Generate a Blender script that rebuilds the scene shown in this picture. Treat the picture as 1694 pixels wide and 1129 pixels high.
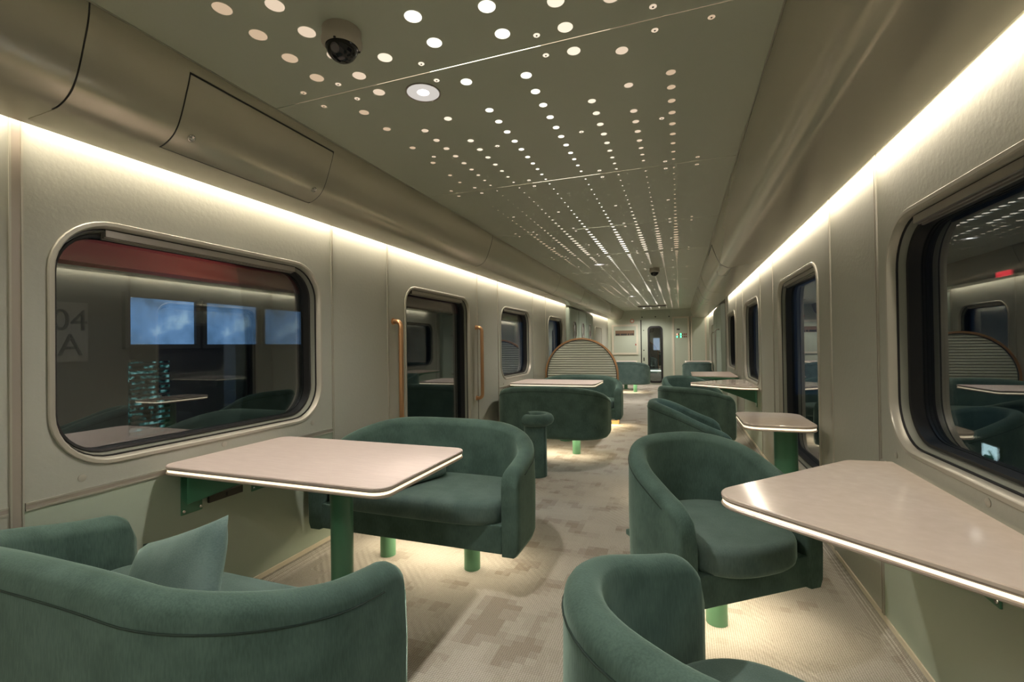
import bpy, bmesh, math, random
from mathutils import Vector, Matrix
random.seed(7)
PI = math.pi
for o in list(bpy.data.objects): bpy.data.objects.remove(o)
COL = bpy.context.scene.collection
S = bpy.context.scene

# ------------------------------------------------------------------ camera
cam_d = bpy.data.cameras.new('camera'); cam = bpy.data.objects.new('camera', cam_d); COL.objects.link(cam)
cam_d.sensor_fit = 'HORIZONTAL'; cam_d.sensor_width = 36; cam_d.lens = 772.3/1694*36; cam_d.clip_start = .02
def cam_axes(yaw, pitch, roll):
    cy, sy = math.cos(yaw), math.sin(yaw)
    F = Vector((-sy, cy, 0)); Rt = Vector((cy, sy, 0)); U = Vector((0, 0, 1))
    F, U = math.cos(pitch)*F+math.sin(pitch)*U, math.cos(pitch)*U-math.sin(pitch)*F
    Rt, U = math.cos(roll)*Rt+math.sin(roll)*U, math.cos(roll)*U-math.sin(roll)*Rt
    return Rt, U, F
Rt, U, F = cam_axes(math.radians(19.725), math.radians(.504), math.radians(-.778))
cam.matrix_world = Matrix(((Rt.x, U.x, -F.x, 0), (Rt.y, U.y, -F.y, 0), (Rt.z, U.z, -F.z, 1.18), (0, 0, 0, 1)))
S.camera = cam

# ------------------------------------------------------------------ world, exposure
w = bpy.data.worlds.new('dusk'); S.world = w; w.use_nodes = True
w.node_tree.nodes['Background'].inputs[0].default_value = (.16, .24, .42, 1)
w.node_tree.nodes['Background'].inputs[1].default_value = .2
S.view_settings.view_transform = 'Standard'; S.view_settings.look = 'None'
S.view_settings.exposure = 1.0; S.view_settings.gamma = 1; S.view_settings.use_curve_mapping = False

# ------------------------------------------------------------------ car dimensions
XL, XR, XC = -1.975, .77, -.6025         # side walls, centre line
CZ, CEL, CER = 2.135, -1.50, .295        # ceiling height and its edges
YB, YE = -3.6, 13.9                      # car ends
LIPL, LIPR, LIPZ = -1.84, .69, 1.868

# ------------------------------------------------------------------ lamps of the car, some added as fill
WARM = (1.0, .875, .72); NEUT = (1.0, .925, .85)
def area(name, loc, sx, sy, power, col, rot=(0, 0, 0), spread=None):
    d = bpy.data.lights.new(name, 'AREA'); d.shape = 'RECTANGLE'; d.size = sx; d.size_y = sy
    d.energy = power; d.color = col
    if spread: d.spread = math.radians(spread)
    o = bpy.data.objects.new(name, d); COL.objects.link(o); o.location = loc; o.rotation_euler = rot
    return o
def spot(name, loc, power, col, size=95, blend=.35, r=.03):
    d = bpy.data.lights.new(name, 'SPOT'); d.energy = power; d.color = col
    d.spot_size = math.radians(size); d.spot_blend = blend; d.shadow_soft_size = r
    o = bpy.data.objects.new(name, d); COL.objects.link(o); o.location = loc
    return o
COVE_W = 1.9
COVE = [(YB+.1, 8.45), (11.1, YE-.05)]
for a, b in COVE:
    n = max(1, round((b-a)/3.0)); L = (b-a)/n
    for k in range(n):
        ym = a+(k+.5)*L
        # LED strips lying on the lip of each duct, shining at the wall
        area('cove_led_strip', (XL+.035, ym, 1.952), L, .014, COVE_W*L, WARM)
for o in [o for o in COL.objects if o.name.startswith('cove_led_strip')]:
    L = o.data.size; y = o.location.y
    d = Vector((-.25, 0, -1)).normalized()
    def aim(ob, d):
        z = -d; x = Vector((0, 1, 0)); yv = z.cross(x)
        ob.rotation_euler = Matrix(((x.x, yv.x, z.x), (x.y, yv.y, z.y), (x.z, yv.z, z.z))).to_euler()
    aim(o, d)
    p = o.copy(); p.data = o.data.copy(); COL.objects.link(p); p.location = (XR-.03, y, 1.935)
    aim(p, Vector((.25, 0, -1)).normalized())
DOWN = [(-.892, -2.6), (-.31, -.55), (-.892, 1.536), (-.892, 5.628), (-.892, 9.72), (-.892, 13.1)]  # the one right of centre and the last one are added fill
for x, y in DOWN:
    spot('downlight_or_fill', (x, y, CZ-.004), (60 if y > 0 else 48) if y < 9 else 105, NEUT, 150, .8, .035)

# ------------------------------------------------------------------ materials
def mat(name, base=(.5, .5, .5), rough=.6, metal=0, emit=None, es=0, **kw):
    m = bpy.data.materials.new(name); m.use_nodes = True
    b = m.node_tree.nodes['Principled BSDF']
    b.inputs['Base Color'].default_value = (*base, 1); b.inputs['Roughness'].default_value = rough
    b.inputs['Metallic'].default_value = metal
    if emit: b.inputs['Emission Color'].default_value = (*emit, 1); b.inputs['Emission Strength'].default_value = es
    for k, v in kw.items(): b.inputs[k.replace('_', ' ')].default_value = v
    return m
def N(m, t, **kw):
    n = m.node_tree.nodes.new(t)
    for k, v in kw.items():
        if k in n.inputs.keys() if isinstance(k, str) else False: n.inputs[k].default_value = v
        else: setattr(n, k, v)
    return n
def coords(m, scale=(1, 1, 1)):
    tc = m.node_tree.nodes.new('ShaderNodeTexCoord'); mp = m.node_tree.nodes.new('ShaderNodeMapping')
    mp.inputs['Scale'].default_value = scale
    m.node_tree.links.new(tc.outputs['Object'], mp.inputs['Vector']); return mp.outputs['Vector']
def bump(m, height, strength=.2, dist=.002):
    b = m.node_tree.nodes.new('ShaderNodeBump'); b.inputs['Strength'].default_value = strength
    b.inputs['Distance'].default_value = dist
    m.node_tree.links.new(height, b.inputs['Height'])
    m.node_tree.links.new(b.outputs['Normal'], m.node_tree.nodes['Principled BSDF'].inputs['Normal'])
def noise(m, scale, detail=3, vec=None):
    n = m.node_tree.nodes.new('ShaderNodeTexNoise'); n.inputs['Scale'].default_value = scale
    n.inputs['Detail'].default_value = detail
    if vec: m.node_tree.links.new(vec, n.inputs['Vector'])
    return n.outputs['Fac']
def ramp(m, fac, stops):
    r = m.node_tree.nodes.new('ShaderNodeValToRGB'); e = r.color_ramp.elements
    e[0].position, e[0].color = stops[0][0], (*stops[0][1], 1); e[1].position, e[1].color = stops[-1][0], (*stops[-1][1], 1)
    for p, c in stops[1:-1]:
        k = e.new(p); k.color = (*c, 1)
    m.node_tree.links.new(fac, r.inputs['Fac']); return r.outputs['Color']
def lnk(m, a, b): m.node_tree.links.new(a, b)

M = {}
m = M['wall'] = mat('sage wall covering', (.385, .39, .33), .55)
v = coords(m); bump(m, noise(m, 55, 5, v), .3, .003)
m = M['lower_wall_bounce'] = mat('lower wall with green bounce', (.37, .43, .34), .5); bump(m, noise(m, 30, 3, coords(m)), .1, .002)  # greener than the wall: green lamp bounce is put into the colour
m = M['trim'] = mat('champagne trim', (.42, .405, .34), .35, .35)
M['trim_pink'] = mat('bronze insert', (.36, .32, .27), .4, .3)
m = M['ceiling'] = mat('sage ceiling panel', (.45, .48, .385), .36)
m = M['duct'] = mat('satin duct panel', (.56, .52, .42), .25, .5); bump(m, noise(m, 3, 2, coords(m)), .03, .01)
M['duct_edge'] = mat('bronze duct edge', (.25, .20, .14), .35, .6)
M['dark'] = mat('dark gap', (.02, .02, .018), .6)
M['black'] = mat('black rubber gasket', (.012, .012, .012), .5)
M['reveal'] = mat('grey green window reveal', (.22, .23, .19), .45)
M['blind'] = mat('aluminium blind rail', (.36, .33, .29), .35, .6)
M['copper'] = mat('brushed copper', (.62, .36, .19), .32, .85)
M['brass'] = mat('brass frame', (.62, .45, .22), .35, .8)
M['chrome'] = mat('steel screw', (.6, .58, .54), .25, 1)
M['green'] = mat('green lacquered metal', (.065, .20, .115), .32)
M['leg'] = mat('pale green leg', (.14, .34, .19), .35)
M['legs_far'] = M['leg']
m = M['cctv'] = mat('beige camera housing', (.42, .38, .31), .5)
M['dome'] = mat('black camera dome', (.008, .008, .009), .08)
M['lens'] = mat('camera lens glass', (.10, .09, .09), .08)
M['socket'] = mat('dark socket plate', (.055, .05, .035), .4)
M['skirt'] = mat('cream skirting', (.62, .55, .42), .4)
M['led'] = mat('table edge light', (1, .9, .7), .5, 0, (1, .84, .60), .68)
M['ledw'] = mat('bright strip light', (1, .95, .85), .5, 0, (1, .88, .70), 2.2)
M['cove'] = mat('cove light strip', (1, .9, .7), .5, 0, (1, .85, .62), 6)
M['cab'] = mat('pale green cabinet', (.44, .47, .38), .45)
M['cabdoor'] = mat('sage door panel', (.38, .42, .34), .42)
M['cabframe'] = mat('cream cabinet frame', (.56, .52, .42), .4)
M['closet'] = mat('green closet door', (.30, .36, .30), .4)
M['white'] = mat('white plastic', (.7, .68, .62), .4)
M['brown'] = mat('brown slot interior', (.16, .10, .06), .6)
M['red'] = mat('red plastic', (.30, .05, .03), .4)
M['pink'] = mat('pink sign', (.55, .22, .16), .4)
def em(name, c, s): return mat(name, (0, 0, 0), .6, 0, c, s)
M['ledgreen'] = em('green indicator', (.05, 1, .35), 3)
M['ledamber'] = em('amber indicator', (1, .45, .3), 1)
M['buttons'] = mat('red button', (.20, .06, .04), .4)

# table top : polished pale stone
m = M['stone'] = mat('polished pale stone', (.60, .49, .42), .10)
b = m.node_tree.nodes['Principled BSDF']; v = coords(m)
c = ramp(m, noise(m, 30, 6, v), [(.3, (.60, .51, .43)), (.6, (.63, .54, .46)), (.8, (.66, .57, .49))])
lnk(m, c, b.inputs['Base Color'])
M['stone_edge'] = mat('stone edge', (.46, .38, .31), .3)
m = M['wood'] = mat('pale brushed laminate', (.60, .50, .44), .42)
b = m.node_tree.nodes['Principled BSDF']; v = coords(m, (1, 30, 1))
c = ramp(m, noise(m, 12, 4, v), [(.3, (.50, .41, .37)), (.7, (.60, .51, .46))]); lnk(m, c, b.inputs['Base Color'])

def fabric(name, c0, c1, sheen):
    m = mat(name, c0, .85); b = m.node_tree.nodes['Principled BSDF']
    b.inputs['Sheen Weight'].default_value = sheen; b.inputs['Sheen Roughness'].default_value = .35
    b.inputs['Sheen Tint'].default_value = (.62, .85, .72, 1); b.inputs['Specular IOR Level'].default_value = .15
    v = coords(m, (1, 1, .16)); f = noise(m, 260, 3, v)
    v2 = coords(m); g = noise(m, 9, 3, v2)
    mx = m.node_tree.nodes.new('ShaderNodeMath'); mx.operation = 'MULTIPLY_ADD'; mx.inputs[1].default_value = .6
    lnk(m, g, mx.inputs[0]); 
    sc = m.node_tree.nodes.new('ShaderNodeMath'); sc.operation = 'MULTIPLY'; sc.inputs[1].default_value = .4
    lnk(m, f, sc.inputs[0]); lnk(m, sc.outputs[0], mx.inputs[2])
    lnk(m, ramp(m, mx.outputs[0], [(.38, c0), (.62, c1)]), b.inputs['Base Color'])
    bump(m, f, .35, .0015); return m
M['velvet'] = fabric('deep green velvet', (.055, .096, .081), (.088, .146, .124), .42)
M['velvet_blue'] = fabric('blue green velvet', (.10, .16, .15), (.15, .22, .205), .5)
M['velvet_seat'] = fabric('lighter green seat velvet', (.080, .128, .114), (.118, .175, .157), .4)  # a lighter green than the shells
M['piping'] = mat('dark green stitching', (.015, .035, .026), .8)

# carpet
m = M['carpet'] = mat('woven carpet', (.5, .45, .36), .9); b = m.node_tree.nodes['Principled BSDF']
tc = m.node_tree.nodes.new('ShaderNodeTexCoord')
def vm(op, a, bb=None):
    n = m.node_tree.nodes.new('ShaderNodeVectorMath'); n.operation = op
    lnk(m, a, n.inputs[0])
    if bb is not None: n.inputs[1].default_value = bb
    return n.outputs[0]
sn = vm('SNAP', tc.outputs['Object'], (.04, .04, 10)); 
n1 = m.node_tree.nodes.new('ShaderNodeTexNoise'); n1.inputs['Scale'].default_value = 5.5; n1.inputs['Detail'].default_value = 1
lnk(m, sn, n1.inputs['Vector'])
n2 = m.node_tree.nodes.new('ShaderNodeTexNoise'); n2.inputs['Scale'].default_value = .45; n2.inputs['Detail'].default_value = 1
lnk(m, tc.outputs['Object'], n2.inputs['Vector'])
ad = m.node_tree.nodes.new('ShaderNodeMath'); ad.operation = 'MULTIPLY_ADD'; ad.inputs[1].default_value = .9
lnk(m, n2.outputs['Fac'], ad.inputs[0]); lnk(m, n1.outputs['Fac'], ad.inputs[2])
r = ramp(m, ad.outputs[0], [(.0, (.34, .30, .245)), (.76, (.39, .355, .30)), (.82, (.44, .41, .35)), (.87, (.475, .445, .385)), (1.0, (.49, .46, .40))])
r.node.color_ramp.interpolation = 'CONSTANT'
vo = m.node_tree.nodes.new('ShaderNodeTexVoronoi'); vo.inputs['Scale'].default_value = 115; vo.inputs['Randomness'].default_value = .12
lnk(m, tc.outputs['Object'], vo.inputs['Vector'])
wv = m.node_tree.nodes.new('ShaderNodeTexWave'); wv.inputs['Scale'].default_value = 14; wv.bands_direction = 'DIAGONAL'
lnk(m, tc.outputs['Object'], wv.inputs['Vector'])
th = m.node_tree.nodes.new('ShaderNodeMath'); th.operation = 'GREATER_THAN'; th.inputs[1].default_value = .52
n3 = m.node_tree.nodes.new('ShaderNodeTexNoise'); n3.inputs['Scale'].default_value = 3.1; n3.inputs['Detail'].default_value = 0
sn3 = vm('SNAP', tc.outputs['Object'], (.11, .11, 10)); lnk(m, sn3, n3.inputs['Vector']); lnk(m, n3.outputs['Fac'], th.inputs[0])
mw = m.node_tree.nodes.new('ShaderNodeMath'); mw.operation = 'MULTIPLY'; lnk(m, wv.outputs['Fac'], mw.inputs[0]); lnk(m, th.outputs[0], mw.inputs[1])
vs = m.node_tree.nodes.new('ShaderNodeMath'); vs.operation = 'SUBTRACT'; lnk(m, mw.outputs[0], vs.inputs[0]); lnk(m, vo.outputs['Distance'], vs.inputs[1])
mix = m.node_tree.nodes.new('ShaderNodeMix'); mix.data_type = 'RGBA'; mix.blend_type = 'MULTIPLY'; mix.inputs['Factor'].default_value = .75
dv = ramp(m, vo.outputs['Distance'], [(.15, (1, 1, 1)), (.7, (.32, .30, .26))])
lnk(m, r, mix.inputs[6]); lnk(m, dv, mix.inputs[7]); lnk(m, mix.outputs[2], b.inputs['Base Color'])
bump(m, vs.outputs[0], .6, .003)

# window glass: reflects the room, darkens what lies outside
def glass(name, tint, refl):
    m = bpy.data.materials.new(name); m.use_nodes = True; nt = m.node_tree; nt.nodes.clear()
    out = nt.nodes.new('ShaderNodeOutputMaterial'); mx = nt.nodes.new('ShaderNodeMixShader')
    t = nt.nodes.new('ShaderNodeBsdfTransparent'); t.inputs[0].default_value = (*tint, 1)
    g = nt.nodes.new('ShaderNodeBsdfGlossy'); g.inputs['Roughness'].default_value = .0; g.inputs[0].default_value = (.9, .9, .88, 1)
    lw = nt.nodes.new('ShaderNodeLayerWeight'); lw.inputs[0].default_value = .35
    mr = nt.nodes.new('ShaderNodeMapRange'); mr.inputs['To Min'].default_value = refl; mr.inputs['To Max'].default_value = .85
    nt.links.new(lw.outputs['Fresnel'], mr.inputs['Value']); nt.links.new(mr.outputs[0], mx.inputs[0])
    nt.links.new(t.outputs[0], mx.inputs[1]); nt.links.new(g.outputs[0], mx.inputs[2]); nt.links.new(mx.outputs[0], out.inputs[0])
    return m
M['glass'] = glass('tinted window glass', (.6, .68, .72), .15)

# ------------------------------------------------------------------ helpers
def obj(name, bm, mats, parent=None, smooth=False, kind=None, label=None, cat=None, group=None, bevel=0, loc=None):
    me = bpy.data.meshes.new(name)
    bmesh.ops.remove_doubles(bm, verts=bm.verts, dist=1e-5)
    bmesh.ops.recalc_face_normals(bm, faces=bm.faces)
    bm.to_mesh(me); bm.free()
    for mm in (mats if isinstance(mats, (list, tuple)) else [mats]): me.materials.append(mm)
    o = bpy.data.objects.new(name, me); COL.objects.link(o)
    if smooth:
        for p in me.polygons: p.use_smooth = True
        if smooth != 'all':
            try: me.set_sharp_from_angle(angle=math.radians(40))
            except Exception: pass
    if parent: o.parent = parent
    if loc is not None: o.location = loc
    if kind: o['kind'] = kind
    if label: o['label'] = label
    if cat: o['category'] = cat
    if group: o['group'] = group
    if bevel:
        md = o.modifiers.new('bevel', 'BEVEL'); md.width = bevel; md.segments = 3; md.limit_method = 'ANGLE'
    return o
def thing(name, label, cat, loc=(0, 0, 0), rz=0, group=None):
    o = bpy.data.objects.new(name, None); COL.objects.link(o); o.location = loc; o.rotation_euler = (0, 0, rz)
    o.empty_display_size = .1; o['label'] = label; o['category'] = cat
    if group: o['group'] = group
    return o
def struct(name, bm, mm, **k): return obj(name, bm, mm, kind='structure', **k)
def copy_tree(o, parent=None):
    c = o.copy(); COL.objects.link(c)
    if parent: c.parent = parent
    for ch in list(o.children): copy_tree(ch, c)
    return c
def box(bm, x0, x1, y0, y1, z0, z1, mi=0, rot=None, c=None):
    vs = [bm.verts.new((x, y, z)) for x in (x0, x1) for y in (y0, y1) for z in (z0, z1)]
    fs = [(0, 1, 3, 2), (4, 6, 7, 5), (0, 4, 5, 1), (2, 3, 7, 6), (0, 2, 6, 4), (1, 5, 7, 3)]
    for f in fs: bm.faces.new([vs[i] for i in f]).material_index = mi
    if rot is not None:
        cc = Vector(c) if c else Vector(((x0+x1)/2, (y0+y1)/2, (z0+z1)/2))
        for q in vs: q.co = rot @ (q.co-cc)+cc
    return vs
def B(*a, **k):
    bm = bmesh.new(); box(bm, *a, **k); return bm
def loft(bm, rings, close_ring=True, close_path=False, mi=0, caps=False):
    R = [[bm.verts.new(p) for p in r] for r in rings]; n = len(R[0])
    for i in range(len(R)-(0 if close_path else 1)):
        a, b_ = R[i], R[(i+1) % len(R)]
        for j in range(n-(0 if close_ring else 1)):
            k = (j+1) % n
            try: bm.faces.new((a[j], a[k], b_[k], b_[j])).material_index = mi
            except ValueError: pass
    if caps:
        for r in (R[0], R[-1]):
            try: bm.faces.new(r).material_index = mi
            except ValueError: pass
    return R
def cyl(bm, x, y, z0, z1, r, n=24, mi=0, r1=None):
    r1 = r if r1 is None else r1
    loft(bm, [[(x+q*math.cos(2*PI*k/n), y+q*math.sin(2*PI*k/n), z) for k in range(n)] for z, q in ((z0, r), (z1, r1))], caps=True, mi=mi)
def lathe(bm, prof, x=0, y=0, n=32, mi=0, caps=True):
    loft(bm, [[(x+r*math.cos(2*PI*k/n), y+r*math.sin(2*PI*k/n), z) for k in range(n)] for z, r in prof], caps=caps, mi=mi)
def disc_x(bm, x, y, z, r, t, s, n=16, mi=0):       # a button on a side wall, pointing into the room
    loft(bm, [[(x-s*q, y+rr*math.cos(2*PI*k/n), z+rr*math.sin(2*PI*k/n)) for k in range(n)] for q, rr in ((0, r), (t*.6, r), (t, r*.75))], caps=True, mi=mi)
def tube(bm, pts, r, n=10, mi=0, closed=False):
    P = [Vector(p) for p in pts]; rings = []; up = None
    for i, p in enumerate(P):
        a = P[i-1] if (i or closed) else P[i]; c_ = P[(i+1) % len(P)] if (i < len(P)-1 or closed) else P[i]
        t = (c_-a).normalized()
        if up is None: up = Vector((0, 0, 1)) if abs(t.z) < .9 else Vector((1, 0, 0))
        s = t.cross(up).normalized(); u = s.cross(t).normalized(); up = u
        rings.append([p+r*(math.cos(2*PI*k/n)*s+math.sin(2*PI*k/n)*u) for k in range(n)])
    loft(bm, rings, close_path=closed, caps=not closed, mi=mi)
def arc_pts(c, a0, a1, r, n, f):
    return [f(c[0]+r*math.cos(a0+(a1-a0)*k/n), c[1]+r*math.sin(a0+(a1-a0)*k/n)) for k in range(n+1)]
def rrect(y0, y1, z0, z1, r, k=9):                  # counter-clockwise rounded rectangle
    r = max(1e-4, min(r, (y1-y0)/2-1e-4, (z1-z0)/2-1e-4)); P = []
    for (cy, cz, a) in ((y1-r, z1-r, 0), (y0+r, z1-r, PI/2), (y0+r, z0+r, PI), (y1-r, z0+r, 1.5*PI)):
        for i in range(k+1):
            t = a+PI/2*i/k; P.append((cy+r*math.cos(t), cz+r*math.sin(t)))
    return P
def ring_loft(bm, x, s, rect, r, steps, mi=0, closed=False):
    # lofts a rounded rectangle in the wall plane through (inset, depth) steps; depth > 0 goes outward
    rings = []
    for ins, d in steps:
        P = rrect(rect[0]+ins, rect[1]-ins, rect[2]+ins, rect[3]-ins, max(.01, r-ins))
        rings.append([(x+s*d, p[0], p[1]) for p in P])
    return loft(bm, rings, mi=mi, close_path=closed)
def wall_cell(bm, x, y0, y1, z0, z1, holes=(), mi=0):
    if not holes:
        vs = [bm.verts.new((x, a, b_)) for a, b_ in ((y0, z0), (y1, z0), (y1, z1), (y0, z1))]; bm.faces.new(vs).material_index = mi; return
    (ha, hb, hc, hd, r) = holes[0]; k = 9
    P = rrect(ha, hb, hc, hd, r, k); cor = [(y1, z1), (y0, z1), (y0, z0), (y1, z0)]
    inn = [bm.verts.new((x, p[0], p[1])) for p in P]; out = [bm.verts.new((x, c_[0], c_[1])) for c_ in cor]
    for q in range(4):
        for i in range(k): bm.faces.new((inn[q*(k+1)+i], inn[q*(k+1)+i+1], out[q]))
        nx = (q+1) % 4
        bm.faces.new((inn[q*(k+1)+k], inn[nx*(k+1)], out[nx], out[q]))
def bez_poly(pts, rad, k=7):
    # polygon in plan with each corner rounded by its own radius
    out = []; n = len(pts)
    for i, p in enumerate(pts):
        p = Vector(p); a = (Vector(pts[i-1])-p).normalized(); b_ = (Vector(pts[(i+1) % n])-p).normalized()
        r = rad[i] if isinstance(rad, (list, tuple)) else rad
        ang = a.angle(b_); d = r/math.tan(ang/2); c_ = p+(a+b_).normalized()*(r/math.sin(ang/2))
        s, e = p+a*d, p+b_*d; v0, v1 = s-c_, e-c_
        th = v0.angle(v1); sg = 1 if v0.x*v1.y-v0.y*v1.x > 0 else -1
        for j in range(k+1):
            t = sg*th*j/k; out.append((c_.x+v0.x*math.cos(t)-v0.y*math.sin(t), c_.y+v0.x*math.sin(t)+v0.y*math.cos(t)))
    return out
def inset_poly(P, d):
    n = len(P); A = sum(P[i][0]*P[(i+1) % n][1]-P[(i+1) % n][0]*P[i][1] for i in range(n)); sg = 1 if A > 0 else -1
    out = []
    for i in range(n):
        a, c_ = Vector(P[i-1]), Vector(P[(i+1) % n]); t = (c_-a)
        if t.length < 1e-9: out.append(P[i]); continue
        t.normalize(); out.append((P[i][0]-sg*t.y*d, P[i][1]+sg*t.x*d))
    return out

# ------------------------------------------------------------------ SHELL : floor, ceiling, ducts, walls
bm = bmesh.new()
RB = .045
prof = [(XL+.004, .06)]+[(XL+.004+RB*(1-math.sin(t)), .015+RB*(1-math.cos(t))-.015) for t in [PI/2*(1-k/8) for k in range(9)]]
prof = [(XL+.004+RB*(1-math.sin(PI/2*k/8)), RB*(1-math.cos(PI/2*k/8))) for k in range(9)]
left = [(XL+.004+RB*(1-math.cos(PI/2*k/8)), RB*(1-math.sin(PI/2*k/8))) for k in range(9)]
right = [(XR-.004-RB*(1-math.cos(PI/2*k/8)), RB*(1-math.sin(PI/2*k/8))) for k in range(8, -1, -1)]
pp = left+right
ys = [YB, YE]
loft(bm, [[(x, y, z) for x, z in pp] for y in ys], close_ring=False)
bmesh.ops.subdivide_edges(bm, edges=[e for e in bm.edges if abs(e.verts[0].co.y-e.verts[1].co.y) > 1], cuts=10)
struct('floor', bm, M['carpet'], smooth=True)

bm = bmesh.new()
SEAMS = [1.43+1.2*k for k in range(-4, 11)]
g = .0022; e0 = YB
for s_ in SEAMS+[YE]:
    box(bm, CEL, CER, e0, (s_-g if s_ != YE else YE), CZ, CZ+.02); e0 = s_+g
ceiling = struct('ceiling', bm, M['ceiling'])
# light showing through the gaps between the panels
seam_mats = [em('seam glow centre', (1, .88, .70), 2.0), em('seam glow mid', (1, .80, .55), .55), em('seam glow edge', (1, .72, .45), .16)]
for s_ in SEAMS[4:]:
    bm = bmesh.new()
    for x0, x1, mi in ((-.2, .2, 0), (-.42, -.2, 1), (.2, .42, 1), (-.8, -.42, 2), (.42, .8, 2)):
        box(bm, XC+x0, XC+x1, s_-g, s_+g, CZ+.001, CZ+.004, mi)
    obj('seam_light', bm, seam_mats, ceiling)

# round light dots of the ceiling, on the grid of its panels
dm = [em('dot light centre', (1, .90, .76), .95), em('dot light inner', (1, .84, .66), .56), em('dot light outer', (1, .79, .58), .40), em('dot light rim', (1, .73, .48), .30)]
cols = {-.589: [.954, 1.073, 1.196, 1.317, 1.58, 1.737, 1.946, 2.144, 2.336, 2.46], -.442: [.996, 1.115, 1.236, 1.36, 1.475, 1.811, 1.915, 2.013, 2.111, 2.208, 2.303, 2.392, 2.483, 2.571],
        -.297: [1.305, 1.75, 1.977, 2.083, 2.185, 2.286, 2.383, 2.48, 2.575], -.108: [1.171, 1.296, 1.53, 1.748, 1.852, 1.955, 2.057, 2.155, 2.255, 2.345, 2.43, 2.515, 2.596],
        .107: [1.21, 1.333, 1.569, 1.682, 1.788, 1.894, 1.994, 2.089, 2.187, 2.285, 2.37, 2.46, 2.55], .294: [1.258, 1.373, 1.494, 1.828, 1.931, 2.035, 2.135, 2.235, 2.33, 2.42, 2.505, 2.586],
        .441: [1.316-.02, 1.548, 1.765, 1.968, 2.066, 2.165, 2.265, 2.355, 2.44, 2.523], .589: [1.735, 1.836, 1.94, 2.04, 2.145, 2.25, 2.355, 2.46, 2.56]}
DR = [(1.15, .0255), (1.5, .0215), (1.57, .0195), (1.7, .0170), (1.85, .0150), (2.1, .0138), (2.3, .012), (2.5, .0085), (2.7, .005), (3.0, .0042), (3.3, .0065), (3.6, .0095), (3.9, .0125), (4.2, .0185), (4.5, .0225), (5.0, .022),
      (5.3, .016), (5.7, .010), (6.2, .0055), (6.9, .0045), (7.6, .008), (8.2, .017), (8.8, .023), (9.1, .012), (9.8, .005), (10.6, .009), (11.4, .02), (12, .012), (13.9, .010)]
def dot_r(dx, y):
    for (a, p), (b_, q) in zip(DR, DR[1:]):
        if y <= b_: return (p+(q-p)*max(0, (y-a)/(b_-a)))*(.8 if dx < -.4 and y > 2.7 else 1)
    return .01
if True:
    for dx in cols:
        y = 2.68
        while y < 13.6:
            off = min(abs(y-s_) for s_ in SEAMS)
            if off > .03 and not (12.1 < y < 12.75 and abs(dx) < .35): cols[dx].append(y)
            y += .0985
alld = []
for dx, ysd in cols.items():
    lev = 0 if abs(dx) < .15 else 1 if abs(dx) < .35 else 2 if abs(dx) < .5 else 3
    for y in ysd:
        if dx < -.5 and 2.5 < y < 2.95: continue
        if abs(XC+dx+.273) < .07 and 5.9 < y < 6.1: continue
        r_ = dot_r(dx, y)
        alld.append((-(r_/(y+.4)), dx, y, r_, lev))
alld.sort()
def dot_geo(bm, x, y, r, lev, cx=0, cy=0):
    # flat glowing disc in place of a backlit hole, dimmer away from centre
    n = 20
    lathe(bm, [(CZ-.0006, r), (CZ-.0012, r*.985)], x, y, n, lev)
for _, dx, y, r_, lev in alld[:100]:
    bm = bmesh.new(); dot_geo(bm, XC+dx, y, r_, lev); 
    for q in bm.verts: q.co -= Vector((XC+dx, y, CZ))
    obj('light_dot', bm, dm, ceiling, loc=(XC+dx, y, CZ))
bm = bmesh.new()
for _, dx, y, r_, lev in alld[100:]: dot_geo(bm, XC+dx, y, r_, lev)
obj('light_dot', bm, dm, ceiling, kind='stuff')
# fasteners either side of the seams, their lit look put in as emission
wl = []
for s_ in SEAMS[4:]:
    for dy in (-.053, .053): wl += [(q, s_+dy) for q in (-.706, -.547, -.203, .203, .547, .706)]
    wl += [(q, s_+.647) for q in (-.547, -.203, .203, .547)]
for i, (dx, y) in enumerate(wl):
    if i < 44:
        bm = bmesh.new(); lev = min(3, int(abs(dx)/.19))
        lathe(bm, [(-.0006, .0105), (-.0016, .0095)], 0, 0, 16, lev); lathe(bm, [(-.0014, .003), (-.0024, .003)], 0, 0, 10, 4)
        obj('panel_fastener', bm, dm+[M['dark']], ceiling, loc=(XC+dx, y, CZ))
bm = bmesh.new()
for dx, y in wl[44:]:
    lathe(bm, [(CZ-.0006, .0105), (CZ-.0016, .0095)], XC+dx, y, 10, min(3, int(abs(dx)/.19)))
obj('panel_fastener', bm, dm, ceiling, kind='stuff')

# ducts along both ceiling edges
def duct_profile(ce, lip, s):       # s = -1 left, +1 right ; from ceiling edge round to the lip
    P = [(ce, CZ+.01), (ce+s*.003, 2.105), (ce+s*.012, 2.065), (ce+s*.024, 2.03), (ce+s*.038, 1.99), (ce+s*.052, 1.955), (ce+s*.068, 1.925), (ce+s*.090, 1.900), (ce+s*.125, 1.880), (ce+s*.17, 1.870)]
    P += [(lip-s*.05, LIPZ-.003), (lip, LIPZ), (lip, LIPZ+.012), (lip-s*.02, LIPZ+.014)]
    return P
def smooth_prof(P, k=4):
    out = []
    for i in range(len(P)-1):
        p0 = P[max(0, i-1)]; p1 = P[i]; p2 = P[i+1]; p3 = P[min(len(P)-1, i+2)]
        if i >= 9: out.append(p1); continue
        for j in range(k):
            t = j/k
            out.append(tuple(.5*((2*p1[q])+(-p0[q]+p2[q])*t+(2*p0[q]-5*p1[q]+4*p2[q]-p3[q])*t*t+(-p0[q]+3*p1[q]-3*p2[q]+p3[q])*t**3) for q in (0, 1)))
    out.append(P[-1]); return out
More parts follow.
